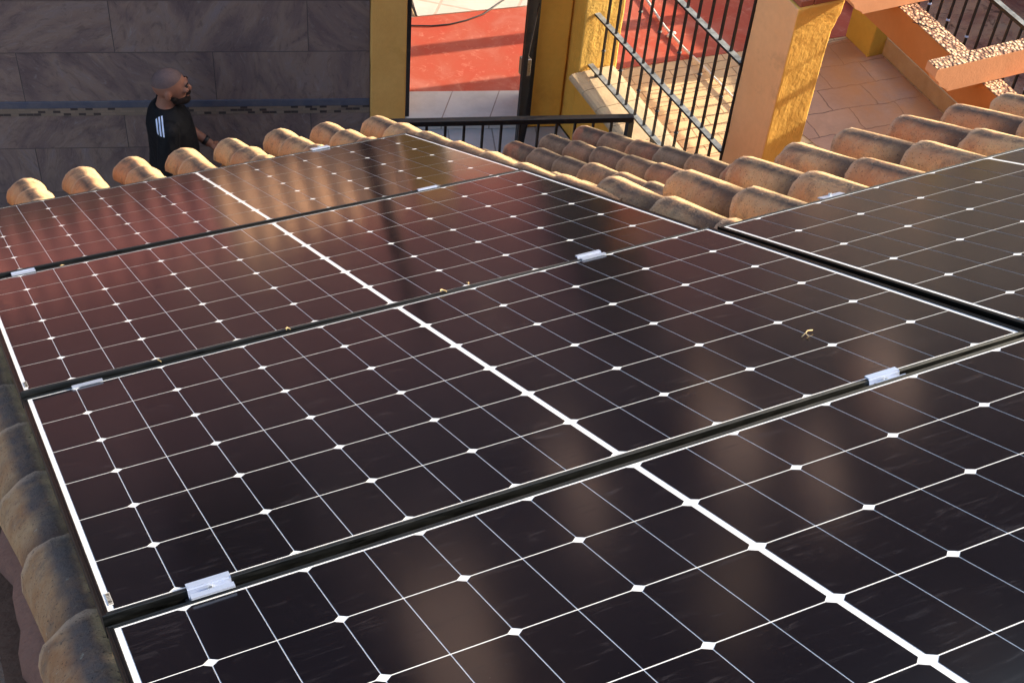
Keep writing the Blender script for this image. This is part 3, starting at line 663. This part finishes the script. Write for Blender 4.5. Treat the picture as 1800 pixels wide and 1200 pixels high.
def zl(base, y): return base + (7.43 - y) * .038
def part(g, name, mat, par, inv, **kw): o = g.build(name, mat, par, **kw); o.matrix_parent_inverse = inv; return o
for base, z_ in ((1.642, 0), (2.067, 0), (2.722, 0), (3.42, 0)):
    g = MB(); g.bar((4.5, 7.431, zl(base, 7.43)), (4.5, 5.722, zl(base, 5.722)), .040, .016); part(g, 'rail', M['iron_lit_top'], gr, gi)
for k in range(13):
    yb = 7.279 - .1295 * k; g = MB(); g.bar((4.5, yb, zl(1.648, yb)), (4.5, yb, zl(3.414, yb)), .0145, .0145, up=(0, 1, 0)); b_ = part(g, 'bar', M['iron'], gr, gi)
    for zz, par in ((1.855, 0), (2.40, 1)):
        if k % 2 == par:
            g = MB(); z0 = zl(zz, yb); c = Vector((4.5, yb, z0)); e = .020
            g.add([c + Vector(v) for v in ((e, 0, 0), (0, e, 0), (-e, 0, 0), (0, -e, 0), (0, 0, .018), (0, 0, -.018))], [(0, 1, 4), (1, 2, 4), (2, 3, 4), (3, 0, 4), (1, 0, 5), (2, 1, 5), (3, 2, 5), (0, 3, 5)])
            kn = g.build('knob', M['iron'], b_)
for yb in (7.33, 6.5, 5.9):
    g = MB(); g.box(4.488, 4.512, yb - .012, yb + .012, 1.605, zl(1.636, yb)); part(g, 'foot', M['iron'], gr, gi)

# landing railing
rl = empty('landing_railing', T((3.5, 6.65, 1.0)), 'black iron railing along the tiled landing, behind the roof tiles', 'railing'); ri = T((-3.5, -6.65, -1.0))
A0, A1 = Vector((2.68, 6.903, 0)), Vector((4.244, 6.418, 0)); dd = (A1 - A0).normalized()
def rp(d, z): q = A0 + dd * d; return (q.x, q.y, z)
LL = (A1 - A0).length
g = MB(); g.bar(rp(-.05, 1.955), rp(LL + .02, 1.955), .045, .040); part(g, 'top_rail', M['iron'], rl, ri, bevel=.004)
g = MB(); g.bar(rp(0, 1.10), rp(LL - .02, 1.10), .03, .012); part(g, 'bottom_rail', M['iron'], rl, ri)
for k in range(13):
    g = MB(); d = LL - .1214 * (k + 1); g.bar(rp(d, 1.107), rp(d, 1.934), .014, .014); part(g, 'baluster', M['iron'], rl, ri)
for d in (LL, -.03):
    g = MB(); g.bar(rp(d, 1.002), rp(d, 1.934), .040, .040); part(g, 'post', M['iron'], rl, ri)

# ------------------------------------------------------------------ orange pillar and pergola
pl = empty('pillar', T((4.63, 5.53, 1.05)), 'tall orange stucco pillar with a pale salmon left face and brick cap', 'pillar'); pi_ = T((-4.63, -5.53, -1.05))
g = MB(); x0, x1, y0, y1 = 4.5, 4.765, 5.345, 5.717
prof = [(1.0, x1), (3.12, x1), (3.19, x1 + .006), (3.30, x1 + .040), (3.39, x1 + .046)]
vs = []
for z, xr in prof: vs += [(x0, y0, z), (xr, y0, z), (xr, y1, z), (x0, y1, z)]
fs, mi = [], []
for i in range(len(prof) - 1):
    for k in range(4): fs.append((i * 4 + k, i * 4 + (k + 1) % 4, i * 4 + 4 + (k + 1) % 4, i * 4 + 4 + k)); mi.append(1 if k == 3 else 0)
fs += [(3, 2, 1, 0), tuple(4 * (len(prof) - 1) + k for k in range(4))]; mi += [0, 0]
g.v = vs; g.f = fs; g.mi = mi
wavy(part(g, 'shaft', [M['orange'], M['salmon']], pl, pi_, bevel=.010), .011, 4)
g = MB()
for i, (a, b_) in enumerate([(0, .12), (.13, .25), (.26, .365)]):
    g.box(4.515 + .006 * i, 4.60, 5.352 + a, 5.352 + b_, 3.392, 3.43); g.box(4.605, 4.79, 5.35 + a, 5.35 + b_ - .01, 3.392, 3.425)
part(g, 'brick_cap', M['brickcap'], pl, pi_, bevel=.005)
pg = empty('pergola', T((5.1, 4.9, 3.4)), 'orange pergola beams topped with pebbles, right of the orange pillar', 'pergola'); pgi = T((-5.1, -4.9, -3.4))
g = MB(); g.box(4.78, 4.896, 2.0, 9.0, 3.425, 3.6165); g.box(4.781, 4.895, 2.001, 8.999, 3.617, 3.6205, 1)
part(g, 'long_beam', [M['beam'], M['gravel']], pg, pgi, bevel=.006)
def cross(yf, xs, xe=9.5):
    g = MB(); d = .080; z0, z1 = 3.624, 3.771
    pf = [(xs, z1), (xs - .002, z1 - .045), (xs + .010, z1 - .058), (xs + .032, z1 - .078), (xs + .046, z1 - .104), (xs + .078, z1 - .122), (xs + .100, z1 - .134), (xs + .106, z0), (xe, z0), (xe, z1)]
    n = len(pf); vs = [(a, yf, b) for a, b in pf] + [(a, yf + d, b) for a, b in pf]
    g.add(vs, [tuple(range(n)), tuple(range(2 * n - 1, n - 1, -1))] + [(i, n + i, n + (i + 1) % n, (i + 1) % n) for i in range(n)])
    g.box(xs + .001, xe, yf + .001, yf + d - .001, z1 + .0005, z1 + .004, 1)
    part(g, 'cross_beam', [M['beam_lit'], M['gravel']], pg, pgi)
cross(4.200, 4.455); cross(4.905, 4.443); cross(3.49, 4.455)
g = MB(); g.tube([(4.822 + .038 * math.cos(t), 4.72 + .050 * math.sin(t), 3.628 + .010 * math.sin(2 * t)) for t in [i * .42 for i in range(13)]] + [(4.75, 4.75, 3.632)], .0022, 6)
o = g.build('wire_loop', M['cable'], smooth=True); tag(o, 'thin loop of dark wire lying on the pebbled pergola beam', 'wire')

# ------------------------------------------------------------------ right side: pier, plinth, railing, rock
g = MB(); g.box(7.155, 7.345, 7.520, 7.845, 1.051, 3.9); o = g.build('gate_pier', M['yellow'], bevel=.012); tag(o, 'yellow rectangular pier at the far right of the patio, behind the pergola', 'pier')
M['yellow2'] = stucco('mustard_render', (.52, .34, .06), (.48, .31, .05), bump=.3); o.data.materials[0] = M['yellow2']
g = MB(); g.box(7.19, 7.33, 8.27, 8.40, 1.059, 3.8); o = g.build('patio_post', M['yellow2'], bevel=.01); tag(o, 'slim mustard post beyond the yellow pier on the red path', 'post')
pn = empty('patio_railing', T((7.4, 6.3, 1.05)), 'black iron railing on a beige stone plinth at the right edge of the patio', 'railing'); pni = T((-7.4, -6.3, -1.05))
g = MB(); g.box(7.30, 7.48, 4.3, 7.54, 1.051, 1.215); part(g, 'plinth', M['plinth'], pn, pni, bevel=.006)
g = MB(); g.bar((7.40, 4.3, 2.06), (7.40, 7.50, 2.06), .045, .030, up=(0, 0, 1)); part(g, 'top_rail', M['iron_lit_top'], pn, pni)
for k in range(26):
    yb = 7.40 - .118 * k; g = MB(); g.bar((7.40, yb, 1.216), (7.40, yb, 2.044), .015, .015); b_ = part(g, 'baluster', M['iron'], pn, pni)
    if k % 2:
        g = MB(); c = Vector((7.40, yb, 1.66)); e = .022
        g.add([c + Vector(v) for v in ((e, 0, 0), (0, e, 0), (-e, 0, 0), (0, -e, 0), (0, 0, .02), (0, 0, -.02))], [(0, 1, 4), (1, 2, 4), (2, 3, 4), (3, 0, 4), (1, 0, 5), (2, 1, 5), (3, 2, 5), (0, 3, 5)])
        g.build('knob', M['alu'], b_)
g = MB(); N = 60; rk = random.Random(4)
from mathutils import noise as mn
vs = []
for j in range(N + 1):
    for i in range(N + 1):
        x = 7.50 + 5.5 * i / N; y = 3.0 + 7.5 * j / N; base = 1.06 + (0 if x < 8.9 else min(1.6, (x - 8.9) * 2.4))  # unseen rise at the back, shaped to shade the right of the patio
        vs.append((x, y, base + .10 * mn.fractal(Vector((x * 1.8, y * 1.8, 3)), 1, 2, 5) + .05))
g.add(vs, [(j * (N + 1) + i, j * (N + 1) + i + 1, (j + 1) * (N + 1) + i + 1, (j + 1) * (N + 1) + i) for j in range(N) for i in range(N)])
tag(g.build('rocky_terrain', M['rock'], smooth=True), kind='structure')
# pipe and cable on the floor
g = MB(); g.tube([(5.80, 9.1, 1.085), (5.795, 8.816, 1.085), (5.745, 8.40, 1.085), (5.745, 8.07, 1.085), (5.770, 7.816, 1.085), (5.785, 7.378, 1.085), (5.80, 6.6, 1.085), (5.81, 6.0, 1.085)], .011, 10)
o = g.build('pipe', M['white'], smooth=True); tag(o, 'thin white pipe lying across the patio behind the grille', 'pipe')
g = MB(); P_ = [(3.60, 9.10), (3.80, 9.10), (3.95, 9.045), (4.10, 9.02), (4.25, 9.03), (4.42, 9.07), (4.56, 9.15), (4.72, 9.24), (4.95, 9.42), (5.3, 9.6)]
g.tube([(a, b, 1.066) for a, b in P_], .006, 8); o = g.build('cable', M['cable'], smooth=True); tag(o, 'black cable curving over the edge of the red path', 'cable')
g = MB(); g.ball((0, 0, 0), (.028, .022, .02), 10); g.ball((.05, .02, .002), (.02, .018, .014), 10); o = g.build('paper_scrap', M['white'], smooth=True); o.location = (5.73, 8.29, 1.075)
tag(o, 'crumpled white scrap on the red path beside the pipe', 'litter')

# ------------------------------------------------------------------ unseen buildings added beyond the frame to be mirrored in the glass
fb = empty('mirrored_building', T((2, 13, 0)), 'added unseen red-brown building, mirrored in the solar panels', 'building'); fi = T((-2, -13, 0))
g = MB(); g.box(-26, 7.0, 13.0, 22, 1.051, 10.5); part(g, 'wall', M['facade'], fb, fi)  # main block of the added unseen building, mirrored in the panels
g = MB(); g.box(7.002, 34, 14.0, 22, 1.051, 9.0); part(g, 'mirrored_side_wing', M['facade'], fb, fi)
g = MB(); g.box(6.15, 6.95, 12.95, 12.999, 1.07, 3.7); part(g, 'dark_mirror_panel', M['cable'], fb, fi)  # added dark panel, mirrored as a dark patch in the glass
M['pale_block'] = stucco('pale_block_render', (.85, .62, .52), (.78, .55, .46), scale=2, bump=.2)
for x, wd, z0, z1 in ((3.05, .75, 5.5, 6.9), (5.0, .35, 4.7, 5.5), (6.7, .55, 4.8, 5.5), (7.6, .4, 5.3, 6.1), (8.8, .5, 4.6, 5.3)):
    g = MB(); g.box(x, x + wd, 12.55, 12.9285, z0, z1); part(g, 'pale_block', M['pale_block'], fb, fi, bevel=.02)  # added unseen blocks, mirrored as soft pale patches in the near panels
for i in range(5):
    g = MB(); x = -9 + i * 2.6; 
    for z in (4.2, 7.4): g.box(x, x + 1.2, 12.93, 12.998, z, z + 1.5)
    part(g, 'mirrored_window', M['cable'], fb, fi)
# unseen block and bars added right of the frame to shade the orange pillar
tw = empty('shade_block', T((9.5, 2, 0)), 'added unseen ochre block with bars that shades the orange pillar', 'building'); ti = T((-9.5, -2, 0))
g = MB(); g.box(8.0, 12, -6, 5.17, .01, 4.03); part(g, 'wall', M['wallhouse'], tw, ti)  # added unseen block that shades the orange pillar
for z, h in ((4.29, .030), (4.52, .010)):
    g = MB(); g.box(8.0, 8.0 + h, -6, 5.17, z, z + h * 1.6); part(g, 'shade_bar', M['iron'], tw, ti)
for k in range(6):
    g = MB(); g.box(8.004, 8.03, 5.13 - k * 2, 5.16 - k * 2, 4.031, 4.2895); part(g, 'post', M['iron'], tw, ti)

# ------------------------------------------------------------------ the man in the courtyard
def remesh(g, name, mat, voxel, smooth=4, parent=None, fac=.5):
    o = g.build(name, mat, None, smooth=True); m = o.modifiers.new('r', 'REMESH'); m.mode = 'VOXEL'; m.voxel_size = voxel; m.use_smooth_shade = True
    s_ = o.modifiers.new('s', 'SMOOTH'); s_.iterations = smooth; s_.factor = fac
    dg = bpy.context.evaluated_depsgraph_get(); me = bpy.data.meshes.new_from_object(o.evaluated_get(dg)); o.modifiers.clear(); o.data = me
    if not me.materials: me.materials.append(mat)
    me.polygons.foreach_set('use_smooth', [True] * len(me.polygons)); o.parent = parent; return o
def limb(g, pts, rad, n=14):
    g.tube(pts, rad, n)
    for p, r in zip(pts, rad): g.ball(p, r * .995, n)
def loft(g, rings, n=20):   # rings: (cx, cy, z, rx, ry)
    vs = []
    for cx, cy, z, rx, ry in rings:
        for k in range(n):
            a = 2 * math.pi * k / n; vs.append((cx + rx * math.cos(a), cy + ry * math.sin(a), z))
    fs = [(i * n + k, i * n + (k + 1) % n, (i + 1) * n + (k + 1) % n, (i + 1) * n + k) for i in range(len(rings) - 1) for k in range(n)]
    fs += [tuple(range(n - 1, -1, -1)), tuple((len(rings) - 1) * n + k for k in range(n))]; g.add(vs, fs)
PM = T((1.578, 8.045, .075)) @ Matrix.Rotation(R(-12), 4, 'Z')
man = empty('person', PM, 'bald bearded man in a black sports shirt with three white shoulder stripes, looking right', 'person')
g = MB()   # x forward, -y his right side
loft(g, [(0, 0, .86, .12, .16), (0, 0, .95, .15, .185), (.01, 0, 1.06, .15, .17), (.01, 0, 1.2, .145, .18), (0, 0, 1.33, .14, .195), (-.01, 0, 1.42, .115, .185), (-.015, 0, 1.47, .08, .12), (-.01, 0, 1.50, .065, .075)])
limb(g, [(-.012, 0, 1.46), (.0, 0, 1.53), (.02, 0, 1.60)], [.075, .063, .060])
for s in (-1, 1):
    limb(g, [(0, .085 * s, .88), (.02, .095 * s, .50), (-.01, .10 * s, .10)], [.10, .062, .042]); limb(g, [(-.03, .10 * s, .05), (.14, .11 * s, .035)], [.042, .035])
# right arm: hangs, elbow bent forwards; left arm reaches forwards and down
RA = [(-.01, -.195, 1.405), (-.035, -.245, 1.14), (.10, -.235, .93)]; LA = [(0, .195, 1.405), (.07, .225, 1.16), (.26, .15, 1.02)]
limb(g, RA, [.058, .045, .030]); limb(g, LA, [.058, .045, .030])
def hand(g, wrist, d, side):
    w_ = Vector(wrist); d = Vector(d).normalized(); up = Vector((0, 0, 1)); sd_ = d.cross(up).normalized(); nn = sd_.cross(d)
    c = w_ + d * .045; m = Matrix((d, sd_, nn)).transposed().to_4x4(); m.translation = c; b = MB(); b.ball((0, 0, 0), (.052, .042, .017), 14); g.add([m @ Vector(v) for v in b.v], b.f)
    for i, L in enumerate((.064, .072, .068, .052)):
        p = c + d * .042 + sd_ * (.030 - .020 * i); limb(g, [p - d * .01, p + d * L * .5 - nn * .006, p + d * L * .85 - nn * .026], [.0095, .0085, .0072], 8)
    p = c - d * .015 + sd_ * .036 * side; limb(g, [p, p + sd_ * .024 * side + d * .025, p + sd_ * .030 * side + d * .052 - nn * .01], [.011, .0098, .0082], 8)
hand(g, RA[2], (.35, .05, -.9), 1); hand(g, LA[2], (.75, -.2, -.55), -1)
# head: cranium, face, jaw, nose, brow, ears
H0 = len(g.v)
g.ball((.015, 0, 1.715), (.100, .079, .096), 28); g.ball((.050, 0, 1.690), (.075, .068, .085), 24); g.ball((.062, 0, 1.625), (.058, .054, .055), 20)
g.ball((.085, 0, 1.60), (.036, .036, .030), 16); g.tube([(.116, 0, 1.708), (.128, 0, 1.688), (.138, 0, 1.672)], [.010, .013, .016], 12); g.ball((.134, 0, 1.670), (.016, .019, .013), 14)
g.ball((.117, 0, 1.722), (.014, .045, .011), 14); g.ball((.112, .045, 1.69), (.02, .02, .016), 12); g.ball((.112, -.045, 1.69), (.02, .02, .016), 12)
g.ball((.122, 0, 1.632), (.016, .026, .010), 12)
for s in (-1, 1): g.ball((.005, .081 * s, 1.678), (.020, .010, .032), 14); g.ball((.012, .084 * s, 1.662), (.010, .008, .012), 10)
def hs(v):   # the head sits a little larger and lower on the neck
    return (.0 + (v[0]) * 1.13 + .008, v[1] * 1.13, 1.60 + (v[2] - 1.60) * 1.13 - .066)
g.v[H0:] = [hs(v) for v in g.v[H0:]]
body = remesh(g, 'body', M['skin'], .0065, 4, man)
for s in (-1, 1):
    g = MB(); g.ball((.118, .031 * s, 1.703), (.0105, .0125, .0085), 12); g.v = [hs(v) for v in g.v]; g.build('eye', M['eye'], man, smooth=True)
    g = MB(); g.tube([(.124, .016 * s, 1.720), (.127, .032 * s, 1.725), (.112, .052 * s, 1.720)], [.0045, .0055, .0035], 8); g.v = [hs(v) for v in g.v]; g.build('eyebrow', M['beard'], man, smooth=True)
# short beard and shaved scalp follow the head a few millimetres off the skin
g = MB(); g.ball((.066, 0, 1.612), (.064, .0625, .050), 22); g.ball((.098, 0, 1.597), (.044, .043, .038), 18); g.ball((.036, 0, 1.640), (.038, .0765, .040), 16); g.ball((.128, 0, 1.648), (.020, .034, .010), 12)
g.v = [hs((.062 + (v[0] - .062) * .95, v[1] * .97, 1.625 + (v[2] - 1.625) * .88)) for v in g.v]
remesh(g, 'beard', M['beard'], .006, 3, man)
g = MB(); vs = []; n = 30; m_ = 10; fs = []
for i in range(m_ + 1):
    t = R(78) * i / m_
    for k in range(n):
        a = 2 * math.pi * k / n; e = .12 * math.cos(a)   # hairline sits higher at the front
        tt = t * (1 - .30 * max(0, math.cos(a)) + .12 * max(0, -math.cos(a)))
        vs.append(hs((.014 + .1003 * math.sin(tt) * math.cos(a), .0793 * math.sin(tt) * math.sin(a), 1.7152 + .0963 * math.cos(tt))))
for i in range(m_):
    for k in range(n): fs.append((i * n + k, (i + 1) * n + k, (i + 1) * n + (k + 1) % n, i * n + (k + 1) % n))
g.add(vs, fs); g.build('hair', M['stubble'], man, smooth=True)
g = MB()
loft(g, [(0, 0, .93, .175, .205), (.01, 0, 1.02, .178, .200), (.015, 0, 1.12, .172, .198), (.01, 0, 1.25, .165, .208), (0, 0, 1.36, .158, .215), (-.01, 0, 1.43, .130, .200), (-.015, 0, 1.478, .092, .140), (-.012, 0, 1.503, .079, .088)])
limb(g, [(-.01, -.19, 1.405), (-.038, -.246, 1.16), (-.036, -.25, 1.12)], [.078, .074, .074]); limb(g, [(0, .19, 1.405), (.06, .222, 1.20)], [.078, .072])
sh = remesh(g, 'shirt', M['shirt'], .010, 5, man)
g = MB(); loft(g, [(0, 0, .84, .165, .195), (0, 0, .95, .168, .198), (.01, 0, 1.0, .165, .19)])
for s in (-1, 1): limb(g, [(0, .09 * s, .86), (.02, .10 * s, .52)], [.118, .090])
remesh(g, 'shorts', M['shorts'], .011, 4, man)
g = MB(); q0, q1 = Vector(LA[1]), Vector(LA[2]); q = q0.lerp(q1, .86); dq = (q1 - q0).normalized(); g.tube([q - dq * .014, q + dq * .014], .037, 14); g.build('wristband', M['cable'], man, smooth=True)
for s in (-1, 1):
    g = MB(); g.ball((-.01, .10 * s, .045), (.07, .05, .048), 14); g.ball((.10, .11 * s, .04), (.085, .048, .040), 14); remesh(g, 'shoe', M['shoe'], .010, 2, man)
